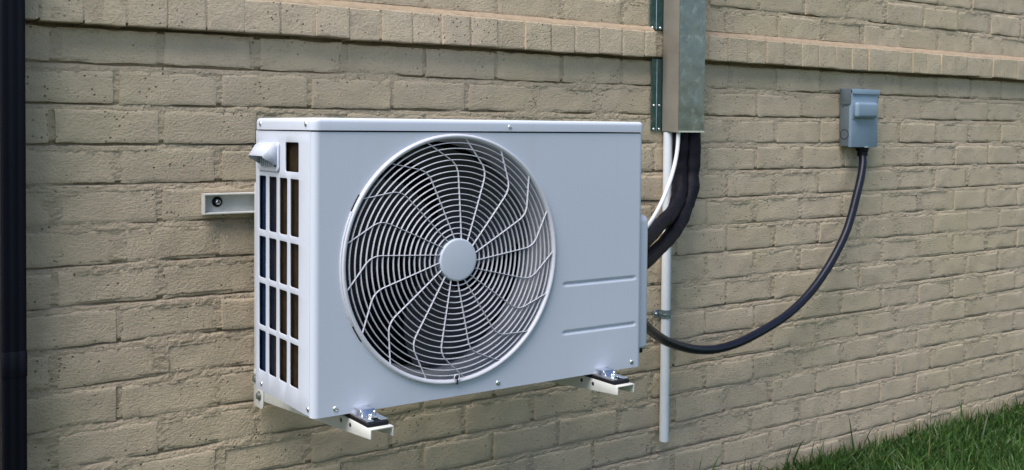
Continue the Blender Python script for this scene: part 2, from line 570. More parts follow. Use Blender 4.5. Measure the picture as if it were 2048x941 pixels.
# mortar: a real relief sheet, struck back under each brick above
def mortar_sheet(name, x0, x1, z0, z1, res, cull):
    nx, nz = int((x1 - x0) / (res * 1.35)) + 1, int((z1 - z0) / (res * .8)) + 1
    gx, gz = np.linspace(x0, x1, nx), np.linspace(z0, z1, nz)
    A, B = np.meshgrid(gx, gz, indexing='ij')
    rec = np.full(A.shape, .0015) + .0020 * fbm(A * 9, B * 9, 33, 2)
    inside = np.zeros(A.shape, bool)
    zb = gz
    for (r0, r1, off) in rows:
        # joint just under this row: proud at its foot, struck back towards the brick above, torn open in places
        sel = np.nonzero((zb > r0 - JT - .003) & (zb <= r0 + .004))[0]
        if len(sel) == 0: continue
        u = ((zb[sel] - (r0 - JT)) / JT)[None, :]
        xx, zz = A[:, sel], B[:, sel]
        wob = u + .22 * fbm(xx * 26, zz * 4 + r0 * 91, 35, 2)
        tear = np.clip(.5 + 5.0 * (fbm(xx * 7.5 + r0 * 57, zz * 0 + r0 * 33, 37, 3) + .01), 0, 1)
        crack = np.clip((wob - .62) / .22, 0, 1) * (u < 1.25)
        rec[:, sel] = .0006 + .0016 * np.clip(u, 0, 1) + .0125 * crack * tear
    gap = np.nonzero((zb > LEDGE0 - .0120) & (zb < LEDGE0 + .004))[0]
    if len(gap): rec[:, gap] = .046 + .004 * fbm(A[:, gap] * 20, B[:, gap] * 20, 39, 2)
    rec = rec - .0022 * (fbm(A * 7, B * 7, 21, 2) + .08) * 2
    rec = rec + .0026 * fbm(A * 60, B * 90, 23, 3) + .0036 * fbm(A * 170, B * 220, 29, 2)
    Y = rec
    if cull:
        for (a, b, c, d) in brick_rects:
            if b < x0 or a > x1 or d < z0 or c > z1: continue
            i0, i1 = np.searchsorted(gx, a + .007), np.searchsorted(gx, b - .007)
            j0, j1 = np.searchsorted(gz, c + .007), np.searchsorted(gz, d - .007)
            inside[i0:i1, j0:j1] = True
        cellin = inside[:-1, :-1] & inside[1:, :-1] & inside[:-1, 1:] & inside[1:, 1:]
    else:
        cellin = np.zeros((nx - 1, nz - 1), bool)
    ii, jj = np.nonzero(~cellin)
    q = np.stack([ii * nz + jj, (ii + 1) * nz + jj, (ii + 1) * nz + jj + 1, ii * nz + jj + 1], -1)
    used = np.unique(q)
    remap = np.full(nx * nz, -1); remap[used] = np.arange(len(used))
    q = remap[q]
    co = np.stack([A, Y, B + ZC], -1).reshape(-1, 3)[used]
    me = bpy.data.meshes.new(name)
    me.vertices.add(len(co)); me.vertices.foreach_set('co', co.ravel().astype(np.float32))
    me.loops.add(q.size); me.loops.foreach_set('vertex_index', q.ravel().astype(np.int32))
    me.polygons.add(len(q))
    me.polygons.foreach_set('loop_start', (np.arange(len(q)) * 4).astype(np.int32))
    me.polygons.foreach_set('loop_total', np.full(len(q), 4, np.int32))
    me.update(calc_edges=True)
    me.shade_smooth()
    me.materials.append(M['mortar'])
    o = bpy.data.objects.new(name, me)
    return link(o, wall)
mortar_sheet('mortar', .25, 4.30, -1.16, .60, .0030, True)
mortar_sheet('mortar', WX0, .25, -1.16, .60, .012, True)
mortar_sheet('mortar', 4.30, WX1, -1.16, .60, .012, True)
mortar_sheet('mortar', WX0, WX1, .60, WZ1, .014, True)
b = MB().box(WX0 - .01, WX1 + .01, .060, .24, 0, R(WZ1) + .09)
b.build('wall_core', M['mortar'], wall)
# mortar between the ledge bricks and the sloping wash on top of them
for (xa, xb) in ((WX0, DUCT_X0 - .004), (DUCT_X1 + .004, WX1)):
    n = int((xb - xa) / .012)
    m1 = MB()
    prof = [(-LPROUD + .0016, LEDGE0 + .004), (-LPROUD + .0016, LEDGE1 - .004), (.004, LEDGE1 - .004), (.004, LEDGE0 + .004)]
    m1.prism([(y, R(z)) for y, z in prof], 'x', xa, xb)
    m1.build('ledge_mortar', M['mortar'], wall)
    gx = np.linspace(xa, xb, n)
    pr = [(-LPROUD + .005, LEDGE1 - .002), (-LPROUD + .006, LEDGE1 + .002), (-.016, LEDGE1 + .009), (-.004, LEDGE1 + .0155), (.004, LEDGE1 + .018)]
    vv, ff = [], []
    for i, xx in enumerate(gx):
        for j, (y, z) in enumerate(pr):
            dy = .003 * float(fbm(np.array(xx * 30.), np.array(j * 1.7), 41, 3)); dz = .004 * float(fbm(np.array(xx * 24.), np.array(j * .8), 43, 3))
            vv.append((xx, y + dy, R(z + dz)))
    for i in range(n - 1):
        for j in range(4):
            ff.append((i * 5 + j, (i + 1) * 5 + j, (i + 1) * 5 + j + 1, i * 5 + j + 1))
    mesh_obj('ledge_wash', vv, ff, M['ledge_wash'], wall, angle=60)

# ------------------------------------------------------------------ downspout
ds = empty('downspout', (.36, -.06, 0))
tag(ds, 'dark navy rectangular downspout running up the wall beside the bricks', 'downspout')
def local(o, parent):
    o.parent = parent
    o.matrix_parent_inverse = Matrix.Translation(-Vector(parent.location))
    return o
def ribbed(x0, x1, y0, y1, g=.0012):
    # front face with two shallow grooves
    pts = []
    w = x1 - x0
    for t, d in ((0, .004), (.06, 0), (.22, 0), (.28, g), (.36, g), (.42, 0), (.58, 0), (.64, g), (.72, g), (.78, 0), (.94, 0), (1, .004)):
        pts.append((x0 + w * t, y0 + d))
    pts += [(x1, y1), (x0, y1)]
    return pts
o = MB().prism(ribbed(.3355, .3800, -.078, -.012), 'z', .02, R(1.7)).build('tube', M['spout'], None, angle=30, bevel=.0012); local(o, ds)
o = MB().prism(ribbed(.3346, .3809, -.0790, -.011), 'z', R(-.492), R(-.4415)).build('collar', M['spout'], None, angle=30, bevel=.0012); local(o, ds)
o = MB().box(.329, .3865, -.0115, -.0045, R(-.80), R(-.77)).build('wall_strap', M['spout'], None); local(o, ds)

# ------------------------------------------------------------------ outdoor unit
FY = -.50905                      # front plane
XL, XR = .785, 1.585
ZS, ZB = -.0088, -.5363           # seam under the lid, bottom edge
FCX, FCZ = 1.0884, R(-.2617)
unit = empty('air_conditioner', ((XL + XR) / 2, FY + .14, R(ZB)))
tag(unit, 'white outdoor air conditioning unit with round fan grille mounted on the wall', 'air conditioner')
def U(o): return local(o, unit)
def Y(off): return FY + off

# front panel with fan opening, rounded ends and two pressed grooves
fp = MB()
RE = .013
HR = .2395
xa, xb, xc = XL + RE, 1.346, XR - RE
za, zb = R(ZB), R(ZS) - .0018
angs = [2 * PI * k / 144 for k in range(144)]
for cxx in (xa, xb):
    for czz in (za, zb): angs.append(math.atan2(czz - FCZ, cxx - FCX) % (2 * PI))
angs = sorted(set(round(a, 7) for a in angs))
vv = []
for a in angs:
    c, s = math.cos(a), math.sin(a)
    t = min([(xb - FCX) / c if c > 1e-9 else 9, (xa - FCX) / c if c < -1e-9 else 9, (zb - FCZ) / s if s > 1e-9 else 9, (za - FCZ) / s if s < -1e-9 else 9])
    vv += [(FCX + HR * c, FY, FCZ + HR * s), (FCX + t * c, FY, FCZ + t * s), (FCX + HR * c, FY + .012, FCZ + HR * s)]
na = len(angs)
ff = []
for i in range(na):
    j = (i + 1) % na
    ff += [(3 * i, 3 * i + 1, 3 * j + 1, 3 * j), (3 * i, 3 * j, 3 * j + 2, 3 * i + 2)]
fp.add(vv, ff)
gx = np.linspace(xb, xc, 70)
gz = np.unique(np.concatenate([np.linspace(za, zb, 12)] + [np.linspace(R(c) - .009, R(c) + .009, 15) for c in (-.334, -.438)]))
vv = []
for xx in gx:
    for zz in gz:
        d = 0
        for c in (-.334, -.438):
            cz = R(c)
            px = min(max(xx, 1.3655), 1.5600)
            rr = math.hypot(xx - px, zz - cz) / .0062
            if rr < 1: d = max(d, .0036 * (math.cos(PI * rr) * .5 + .5))
        vv.append((xx, FY + d, zz))
nz_ = len(gz)
fp.add(vv, [(i * nz_ + j, (i + 1) * nz_ + j, (i + 1) * nz_ + j + 1, i * nz_ + j + 1) for i in range(len(gx) - 1) for j in range(nz_ - 1)])
for sx, xe in ((-1, XL + RE), (1, XR - RE)):
    vv = []
    for k in range(11):
        th = PI / 2 * k / 10
        for zz in (za, zb):
            vv.append((xe + sx * RE * math.sin(th), FY + RE - RE * math.cos(th), zz))
    fp.add(vv, [(2 * k, 2 * k + 2, 2 * k + 3, 2 * k + 1) for k in range(10)])
# return lip along the bottom
fp.add([(xa, FY, za), (xc, FY, za), (xc, FY + .02, za), (xa, FY + .02, za)], [(0, 1, 2, 3)])
front = U(fp.build('front_panel', M['white'], None, angle=30, fix=False))

# lid
lid = MB()
lx0, lx1, ly0, ly1 = XL - .0022, XR + .0022, Y(-.0022), Y(.2855)
rings = [(0, ZS + .0012), (0, .0065)]
for k in range(1, 6):
    th = PI / 2 * k / 5
    rings.append((.009 * (1 - math.cos(th)), .0065 + .009 * math.sin(th)))
vv, ff = [], []
n0 = None
for (ins, zz) in rings:
    p = rrect(lx0 + ins, lx1 - ins, ly0 + ins, ly1 - ins, max(.016 - ins, .002), 6)
    n0 = len(p)
    vv += [(a, b_, R(zz)) for a, b_ in p]
for i in range(len(rings) - 1):
    for q in range(n0):
        q2 = (q + 1) % n0
        ff.append((i * n0 + q, i * n0 + q2, (i + 1) * n0 + q2, (i + 1) * n0 + q))
ff.append(tuple((len(rings) - 1) * n0 + q for q in range(n0)))
ff.append(tuple(range(n0 - 1, -1, -1)))
lid.add(vv, ff)
U(lid.build('top_cover', M['white'], None, angle=35))
U(MB().prism(rrect(XL + .0022, XR - .0022, Y(.0022), Y(.279), .012, 6), 'z', R(ZS) - .006, R(ZS) + .0006).build('seam_shade_strip', M['rubber'], None))  # black strip added in the lid gap to stand for its shade

# side panel with air intake openings
cols_ = [(.065, .105), (.120, .158), (.173, .2115), (.228, .264)]
rws = [(-.2093, -.1005), (-.306, -.2225), (-.4025, -.3175), (-.495, -.413)]
holes = [(c0, c1, r0, r1) for (c0, c1) in cols_ for (r0, r1) in rws] + [(.066, .129, -.0872, -.0312)]
def holed_sheet(x0, x1, u0, u1, w0, w1, holes, rc):
    """sheet of thickness x0..x1 with rounded rectangular holes, u along Y, w along Z"""
    us = sorted(set([u0, u1] + [h[0] for h in holes] + [h[1] for h in holes]))
    ws = sorted(set([w0, w1] + [h[2] for h in holes] + [h[3] for h in holes]))
    bm = bmesh.new()
    vt = {}
    def V(i, j):
        if (i, j) not in vt: vt[(i, j)] = bm.verts.new((x0, Y(us[i]), R(ws[j])))
        return vt[(i, j)]
    for i in range(len(us) - 1):
        for j in range(len(ws) - 1):
            cu, cw = (us[i] + us[i + 1]) / 2, (ws[j] + ws[j + 1]) / 2
            if any(h[0] < cu < h[1] and h[2] < cw < h[3] for h in holes): continue
            bm.faces.new([V(i, j), V(i, j + 1), V(i + 1, j + 1), V(i + 1, j)])
    ext = bmesh.ops.extrude_face_region(bm, geom=list(bm.faces))
    bmesh.ops.translate(bm, verts=[e for e in ext['geom'] if isinstance(e, bmesh.types.BMVert)], vec=(x1 - x0, 0, 0))
    bmesh.ops.recalc_face_normals(bm, faces=bm.faces)
    corner = []
    for e in bm.edges:
        a, b_ = e.verts
        if abs(a.co.x - b_.co.x) < 1e-6: continue
        if any(abs(a.co.y - Y(h[p])) < 1e-6 and abs(a.co.z - R(h[q])) < 1e-6 for h in holes for p in (0, 1) for q in (2, 3)):
            if len(e.link_faces) == 2 and e.calc_face_angle(0) > .5: corner.append(e)
    bmesh.ops.bevel(bm, geom=corner, offset=rc, segments=3, profile=.5, affect='EDGES')
    lip = [e for e in bm.edges if len(e.link_faces) == 2 and e.calc_face_angle(0) > 1.2 and abs(e.verts[0].co.x - x0) < 1e-6 and abs(e.verts[1].co.x - x0) < 1e-6]
    bmesh.ops.bevel(bm, geom=lip, offset=.0006, segments=2, profile=.5, affect='EDGES')
    return bm
bm = holed_sheet(XL, XL + .0016, .0142, .2825, ZB + .001, ZS - .0012, holes, .0035)
me = bpy.data.meshes.new('side_panel'); bm.to_mesh(me); bm.free()
me.shade_smooth(); me.set_sharp_from_angle(angle=math.radians(30)); me.materials.append(M['white'])
side = U(link(bpy.data.objects.new('side_panel', me)))

# other casing sheets
U(MB().box(XR - .002, XR, Y(.0142), Y(.2825), R(ZB), R(ZS) - .001).build('end_panel', M['white']))
U(MB().box(XL + .006, XR - .004, Y(.004), Y(.280), R(ZB) + .0015, R(ZB) + .006).build('base_pan', M['white']))
# coil: thin upright fins behind the openings and across the back
for nm, mt, o0, o1, xx in (('coil', 'bluefin', .212, .2822, .0085), ('coil_guard', 'brownfin', .030, .211, .0100)):
    c = MB()
    n = int((o1 - o0) / .0034)
    for k in range(n):
        yy = Y(o0 + (o1 - o0) * k / n)
        c.box(XL + xx, XL + xx + .014, yy, yy + .0012, R(-.520), R(-.018))
    c.box(XL + xx + .012, XL + xx + .017, Y(o0), Y(o1), R(-.522), R(-.016))
    tag(U(c.build(nm, M[mt], None, fix=False)), None, kind='stuff')
U(MB().box(XL + .0045, XL + .030, Y(.2765), Y(.2822), R(ZB) + .008, R(ZS) - .003).build('coil_post', M['bluefin']))
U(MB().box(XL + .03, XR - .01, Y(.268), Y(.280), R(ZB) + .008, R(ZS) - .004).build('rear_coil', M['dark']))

# fan guard
gd = MB()
prof = [(.2490, .0004), (.2486, -.0032), (.2472, -.0062), (.2450, -.0074), (.2422, -.0068), (.2400, -.0044), (.2388, -.0002), (.2384, .0120)]
gd.lathe(prof, (FCX, FY, FCZ), seg=144)
guard = U(gd.build('fan_guard', M['guard'], None, angle=50, fix=True))
inv = Matrix.Translation(-Vector(unit.location))
def G(o):
    o.parent = guard; o.matrix_parent_inverse = Matrix.Identity(4); return o
def gy(r): return -.0030 - .0085 * (1 - (r / .236) ** 2)
for k in range(17):
    r = .0517 + .01122 * k
    y0 = gy(r); w = .00085; d = .0046
    pr = [(r - w, y0 + d), (r - w, y0 + .0008), (r - w * .5, y0), (r + w * .5, y0), (r + w, y0 + .0008), (r + w, y0 + d)]
    G(MB().lathe(pr, (FCX, FY, FCZ), seg=120, closed=True).build('guard_ring', M['guard'], None, angle=50))
def spoke(phi):
    """leans out from the hub, turns at a soft kink and sweeps on to the rim"""
    P = []
    pa = (.040, phi - math.radians(11)); pk = (.188, phi); pe = (.2405, phi + math.radians(16.5))
    xy = lambda q: Vector((q[0] * math.cos(q[1]), q[0] * math.sin(q[1])))
    A, K, E = xy(pa), xy(pk), xy(pe)
    a1 = K + (A - K).normalized() * .022; e1 = K + (E - K).normalized() * .020
    pts = [A + (a1 - A) * t for t in (0, .25, .5, .75)]
    for t in np.linspace(0, 1, 8):
        pts.append(a1 * (1 - t) ** 2 + K * 2 * t * (1 - t) + e1 * t * t)
    pts += [e1 + (E - e1) * t for t in (.35, .7, 1)]
    vs, fs = [], []
    w, d = .00064, .0046
    for i, p in enumerate(pts):
        t = (pts[min(i + 1, len(pts) - 1)] - pts[max(i - 1, 0)]).normalized()
        nrm = Vector((-t.y, t.x))
        r = p.length
        y0 = gy(min(r, .236)) - .0012
        for s, yy in ((-w, y0 + d), (-w, y0 + .0008), (-w * .5, y0), (w * .5, y0), (w, y0 + .0008), (w, y0 + d)):
            q = p + nrm * s
            vs.append((FCX + q.x, FY + yy, FCZ + q.y))
    for i in range(len(pts) - 1):
        for j in range(6):
            j2 = (j + 1) % 6
            fs.append((i * 6 + j, i * 6 + j2, (i + 1) * 6 + j2, (i + 1) * 6 + j))
    return MB().add(vs, fs)
for k in range(17):
    G(spoke(math.radians(89.5) - 2 * PI * k / 17).build('spoke', M['guard'], None, angle=50))
G(MB().lathe([(.0001, -.0150), (.0380, -.0150), (.0410, -.0146), (.0420, -.0136), (.0422, -.0115), (.0422, .002)], (FCX, FY, FCZ), seg=72).build('hub_cap', M['white'], None, angle=40))
# clip slots and the joint in the rim
def rim_slot(a0, a1, r0, r1, y0, y1):
    s = MB()
    n = 8; vs = []; fs = []
    for k in range(n + 1):
        th = math.radians(a0 + (a1 - a0) * k / n)
        for r, yy in ((r0, y0), (r1, y0), (r1, y1), (r0, y1)):
            vs.append((FCX + r * math.cos(th), FY + yy, FCZ + r * math.sin(th)))
    for k in range(n):
        for j in range(4):
            j2 = (j + 1) % 4
            fs.append((k * 4 + j, k * 4 + j2, (k + 1) * 4 + j2, (k + 1) * 4 + j))
    fs += [(0, 1, 2, 3), (n * 4 + 3, n * 4 + 2, n * 4 + 1, n * 4)]
    return s.add(vs, fs)
for a0, a1 in ((147.5, 155.5), (206.5, 214.5)):
    G(rim_slot(a0, a1, .2478, .2512, -.0012, .006).build('clip_slot', M['dark']))
G(rim_slot(155.5, 206.5, .2470, .2508, -.0046, .004).build('clip_rail', M['guard'], None, bevel=.0010))
G(rim_slot(-89.7, -89.2, .2350, .2493, -.0096, .002).build('rim_joint', M['dark']))
for sx in (-1, 1):
    c = MB()
    pts = [(FCX + .001 + sx * (.0015 + .0045 * math.sin(t)), FY - .009, FCZ - .2290 - .0055 + .0055 * math.cos(t)) for t in np.linspace(0, PI, 9)]
    c.tube(pts, .0012, 8)
    G(c.build('wire_end', M['guard'], None, angle=50))
# shroud and fan
U(MB().lathe([(.2382, .0122), (.2345, .030), (.2325, .060), (.2330, .110), (.240, .112)], (FCX, FY, FCZ), seg=96).build('fan_shroud', M['shroud'], None, angle=40))
fan = U(MB().lathe([(.0001, .045), (.045, .046), (.056, .052), (.058, .06), (.058, .13), (.0001, .131)], (FCX, FY, FCZ), seg=48).build('fan', M['fan'], None, angle=40))
for kb in range(3):
    vs, fs = [], []
    nr, nt_ = 9, 14
    for i in range(nr):
        r = .05 + (.222 - .05) * i / (nr - 1)
        span = math.radians(78 + 20 * i / (nr - 1)); lead = math.radians(40 * (i / (nr - 1)) ** 1.5)
        for j in range(nt_):
            t = j / (nt_ - 1)
            th = kb * 2 * PI / 3 + lead + span * (t - .5) + .4
            vs.append((FCX + r * math.cos(th), FY + .055 + .065 * t + .008 * math.sin(PI * t), FCZ + r * math.sin(th)))
    for i in range(nr - 1):
        for j in range(nt_ - 1):
            fs.append((i * nt_ + j, (i + 1) * nt_ + j, (i + 1) * nt_ + j + 1, i * nt_ + j + 1))
    bl = MB().add(vs, fs).build('blade', M['fan'], None, angle=60)
    bl.parent = fan
# screws
def screw(name, loc, axis, r, mat, parent, h=.0022):
    """pan-head screw with a cross recess; axis is the outward direction"""
    s = MB()
    ax = Vector(axis).normalized()
    t = ax.cross(Vector((0, 0, 1))).normalized() if abs(ax.z) < .9 else Vector((1, 0, 0))
    b_ = ax.cross(t)
    vs, fs = [], []
    prof = [(r, 0), (r, h * .35), (r * .86, h * .78), (r * .55, h), (r * .34, h), (r * .26, h * .45)]
    ns = 14
    for (pr_, ph) in prof:
        for k in range(ns):
            th = 2 * PI * k / ns
            rr = pr_ * (1 if pr_ > r * .4 else (1.25 if k % 4 == 0 else .7))
            vs.append(Vector(loc) + t * (rr * math.cos(th)) + b_ * (rr * math.sin(th)) + ax * ph)
    for i in range(len(prof) - 1):
        for k in range(ns):
            fs.append((i * ns + k, i * ns + (k + 1) % ns, (i + 1) * ns + (k + 1) % ns, (i + 1) * ns + k))
    fs.append(tuple((len(prof) - 1) * ns + k for k in range(ns)))
    o = s.add(vs, fs).build(name, mat, None, angle=35)
    return o
for (sx, sz) in ((.831, -.5235), (1.1938, -.5229), (1.5551, -.5233)):
    U(screw('screw', (sx, FY, R(sz)), (0, -1, 0), .0052, M['chrome'], unit))
U(screw('screw', (1.2158, Y(-.0022), R(.0015)), (0, -1, 0), .0045, M['chrome'], unit))
for (off, sz, xx) in ((.252, .0035, XL - .0022), (.028, .0035, XL - .0022), (.250, -.5223, XL), (.0195, -.5225, XL)):
    U(screw('screw', (xx, Y(off), R(sz)), (-1, 0, 0), .0050, M['chrome'], unit))
# intake hood on the side panel: a wedge cowl over an upright louvre
hp = MB()
p = rrect(Y(.155), Y(.2645), R(-.0895), R(-.0325), [.007, .007, .010, .010], 5)
hp.prism(p, 'x', XL - .0042, XL - .0003)
hood = U(hp.build('sensor_hood', M['white'], None, bevel=.0016))
def H(o):
    o.parent = hood; return o
ya, yb = Y(.163), Y(.2410)
hc = MB()
# cross-section rings from plate to lip: top skin and the two cheeks, open underneath
th_ = .0026
def cowl(ins, zt):
    out = []
    path = [(0.003, -.0362), (.010, -.0358), (.016, -.0385), (.034, -.0615)]
    return path
top = [(.003, -.0352), (.014, -.0362), (.0185, -.0390), (.0315, -.0590)]
vs, fs = [], []
for (pp, zz) in top:
    f = pp / .0315
    for (yy, dz) in ((ya - .002 + .003 * f, -.006), (ya + .004, 0), (yb - .004, 0), (yb + .002 - .002 * f, -.006)):
        vs.append((XL - pp, yy, R(zz + (dz if pp < .03 else dz * .6))))
for i in range(len(top) - 1):
    for j in range(3):
        fs.append((i * 4 + j, i * 4 + j + 1, (i + 1) * 4 + j + 1, (i + 1) * 4 + j))
n = len(vs)
hc.add(vs, fs)
for j0, sgn in ((0, -1), (3, 1)):
    ys_ = [vs[i * 4 + j0] for i in range(4)]
    low = (XL - .003, ys_[0][1] + sgn * .0005, R(-.0790))
    hc.add([ys_[0], ys_[1], ys_[2], ys_[3], low], [(0, 1, 2, 4), (2, 3, 4)])
o = hc.build('cowl', M['white'], None, angle=40)
sm = o.modifiers.new('wall', 'SOLIDIFY'); sm.thickness = .0022; sm.offset = 0
H(o)
for k in range(7):
    yy = ya + .006 + (yb - ya - .014) * k / 6
    H(MB().box(XL - .0085, XL - .0036, yy, yy + .0028, R(-.0805), R(-.052)).build('louvre', M['white']))
H(MB().box(XL - .0060, XL - .0043, ya + .003, yb - .003, R(-.0800), R(-.046)).build('louvre_opening', M['dark']))
# valve cover on the far end
vp = [(Y(.016), R(-.5020)), (Y(.150), R(-.5020)), (Y(.150), R(-.205)), (Y(.120), R(-.196)), (Y(.028), R(-.196)), (Y(.016), R(-.205))]
U(MB().prism(vp, 'x', XR - .001, XR + .0330).build('valve_cover', M['white'], None, bevel=.008, bseg=4))
U(MB().box(XR - .001, XR + .022, Y(.020), Y(.120), R(-.512), R(-.5022)).build('cable_gland', M['rubber'], None, bevel=.002))

# ------------------------------------------------------------------ wall bracket
br = empty('wall_bracket', (1.15, -.03, R(-.62)))
tag(br, 'pale metal wall bracket with cross rail and two arms under the unit', 'bracket')
def B(o): return local(o, br)
# cross rail: open channel facing out
rx0, rx1 = .7475, 1.64
rp = [(-.004, -.1955), (-.026, -.1955), (-.026, -.1915), (-.0068, -.1915), (-.0068, -.1535), (-.026, -.1535), (-.026, -.1498), (-.004, -.1498)]
rail = B(MB().prism([(y, R(z)) for y, z in rp], 'x', rx0, rx1).build('rail', M['bracket'], None, bevel=.0007))
def sub(o, p):
    o.parent = p
    o.matrix_parent_inverse = Matrix.Identity(4)
    return o
sub(MB().box(rx0 - .0018, rx0, -.026, -.004, R(-.1955), R(-.1498)).build('end_plate', M['bracket'], None), rail)
def washer_bolt(x, z, y, parent):
    w = MB().lathe([(.0001, -.0034), (.0105, -.0034), (.0115, -.0026), (.0115, 0), (.0001, 0)], (x, y, R(z)), seg=28).build('washer', M['rubber'], None, angle=40)
    sub(w, parent)
    hx = MB().lathe([(.0001, -.0115), (.0040, -.0112), (.0062, -.0095), (.0066, -.0036)], (x, y, R(z)), seg=6).build('bolt', M['steel'], None, angle=20, bevel=.0006)
    sub(hx, parent)
washer_bolt(.7795, -.1690, -.0069, rail)
washer_bolt(1.605, -.1690, -.0069, rail)
for ax in (.861, 1.4440):
    w = .0475
    # upright: channel with its cheeks facing out
    up = MB()
    t = .0028
    a0, a1 = ax - .0032, ax + w + .0032
    zt, zl = R(-.128), R(-.626)
    prof = [(a0, -.0275), (a0 + t, -.0275), (a0 + t, -.0075), (a1 - t, -.0075), (a1 - t, -.0275), (a1, -.0275), (a1, -.0045), (a0, -.0045)]
    yoff = -.0225
    up.prism([(u, v + yoff) for u, v in prof], 'z', zl, zt)
    leg = B(up.build('upright', M['bracket'], None, bevel=.0006))
    # lug plates that take the arm
    for (xx0, xx1) in ((a0 - .0005, a0 + t), (a1 - t, a1 + .0005)):
        poly = rrect(-.0805, -.0265, R(-.6275), R(-.545), [.004, .004, .009, .004], 4)
        sub(MB().prism(poly, 'x', xx0, xx1).build('lug', M['bracket'], None, bevel=.0006), leg)
    for zz, yy in ((-.600, -.061), (-.566, -.0395)):
        sub(MB().lathe([(.0001, -.0065), (.0062, -.0062), (.0078, -.0050), (.0082, -.0010), (.0110, -.0008), (.0110, 0)], (a0 - .0006, yy, R(zz)), axis='x', seg=12).build('bolt', M['dullbolt'], None, angle=30), leg)
    # arm: tapered channel, open below
    arm = MB()
    tp = R(-.5472)
    yT, yW = -.592, -.0405
    t = .0026
    secs = []
    for (yy, zb_) in ((yT, -.5655), (yT + .004, -.5660), (yW, -.6130)):
        z0 = R(zb_)
        secs.append([(ax, yy, z0), (ax, yy, tp), (ax + w, yy, tp), (ax + w, yy, z0), (ax + w - t, yy, z0), (ax + w - t, yy, tp - t), (ax + t, yy, tp - t), (ax + t, yy, z0)])
    vs = [q for s_ in secs for q in s_]
    fs = []
    for i in range(2):
        for j in range(8):
            j2 = (j + 1) % 8
            fs.append((i * 8 + j, i * 8 + j2, (i + 1) * 8 + j2, (i + 1) * 8 + j))
    for bq in (0, 16):
        fs += [(bq, bq + 1, bq + 6, bq + 7), (bq + 1, bq + 2, bq + 5, bq + 6), (bq + 2, bq + 3, bq + 4, bq + 5)]
    armo = B(arm.add(vs, fs).build('arm', M['bracket'], None, bevel=.0007))
    for yy in (-.470, -.5095):
        sub(MB().lathe([(.0001, -.0006), (.0040, -.0006), (.0044, 0)], (ax, yy, R(-.5580)), axis='x', seg=14).build('hole', M['dark']), armo)
    # rubber foot and plated clamp that hold the unit
    pad = B(MB().prism(rrect(ax + .0005, ax + w - .0025, -.580, -.440, .004, 3), 'z', R(-.5470), R(-.5400)).build('rubber_pad', M['rubber'], None, bevel=.0014))
    cl = MB()
    poly = [(-.5745, -.5398), (-.5745, -.5372), (-.5390, -.5372), (-.5290, -.5280), (-.4950, -.5280), (-.4950, -.5306), (-.5278, -.5306), (-.5380, -.5398)]
    # narrow raised tongue plus a wide base with an open slot
    bx0, bx1 = ax + .0015, ax + w - .0045
    base = [(bx0, -.5745), (bx0 + .014, -.5745), (bx0 + .014, -.556), (bx1 - .013, -.556), (bx1 - .013, -.5745), (bx1, -.5745), (bx1, -.500), (bx0, -.500)]
    clo = B(MB().prism(base, 'z', R(-.5402), R(-.5358)).build('clamp', M['chrome'], None, bevel=.0012))
    sub(MB().prism([(y, R(z)) for y, z in [(-.545, -.5360), (-.535, -.5255), (-.497, -.5255), (-.497, -.5275), (-.5335, -.5275), (-.541, -.5360)]], 'x', bx0 + .006, bx1 - .006).build('tongue', M['chrome'], None, bevel=.0006), clo)
    sub(MB().lathe([(.0001, .0062), (.0058, .0060), (.0066, .0050), (.0066, 0)], ((bx0 + bx1) / 2, -.5535, R(-.5357)), axis='z', seg=6).build('nut', M['steel'], None, bevel=.0005), clo)
    for sx in (bx0 + .007, bx1 - .007):
        sub(MB().box(sx - .0022, sx + .0022, -.5415, -.530, R(-.5358), R(-.5288)).build('rib', M['chrome'], None, bevel=.0012), clo)

# ------------------------------------------------------------------ galvanised duct
du = empty('line_cover', (2.155, -.03, R(0)))
tag(du, 'galvanised sheet metal cover boxing in the pipes above the unit', 'duct')
def D_(o): return local(o, du)
dx0, dx1, dyf = 2.1068, 2.2088, -.0734
zt_ = R(1.66); zb_ = R(-.0085)
t = .0012
sh = MB()
# U-shaped cover with the bottom edge slightly ragged
sec = [(dx0, -.003), (dx0, dyf), (dx1, dyf), (dx1, -.003), (dx1 - t, -.003), (dx1 - t, dyf + t), (dx0 + t, dyf + t), (dx0 + t, -.003)]
sh.prism(sec, 'z', zb_, zt_)
cover = D_(sh.build('cover', M['galv'], None))
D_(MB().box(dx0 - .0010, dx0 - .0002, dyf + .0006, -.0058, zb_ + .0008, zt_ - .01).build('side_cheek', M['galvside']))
for (x0, x1, z0, z1, nm) in ((2.0625, dx0 - .0012, -.0065, .2035, 'flange'), (2.0535, dx0 - .0012, .2885, 1.64, 'flange')):
    fl = D_(MB().prism([(x0, -.0030), (x0 + .001, -.0055), (x1, -.0042), (x1, -.0030)], 'z', R(z0), R(z1)).build(nm, M['galvdark']))
    xm = x0 + (x1 - x0) * .48
    sub(MB().prism([(xm - .0013, -.0046), (xm, -.0066), (xm + .0013, -.0046)], 'z', R(z0) + .0006, R(z1)).build('seam', M['strap']), fl)
    for zz in ([z0 + .006, z0 + .075] if z0 < .1 else [z0 + .005, z0 + .10]):
        for xx in (x0 + .010, x1 - .012):
            sub(MB().lathe([(.0001, -.0032), (.0028, -.0030), (.0040, -.0012), (.0042, 0)], (xx, -.0052, R(zz)), seg=12).build('rivet', M['chrome'], None, angle=40), fl)
# folded hem along the bottom edge
D_(MB().box(dx0 - .0008, dx1 + .0008, dyf - .0012, dyf - .0002, R(-.0092), R(-.0045)).build('hem', M['chrome']))
D_(MB().box(dx0 - .0020, dx0 - .0011, dyf - .001, -.006, R(-.0092), R(-.0055)).build('hem', M['chrome']))
D_(MB().box(dx0 + .004, dx1 - .003, dyf + .006, -.006, R(.010), R(.030)).build('foam_plug', M['foam']))

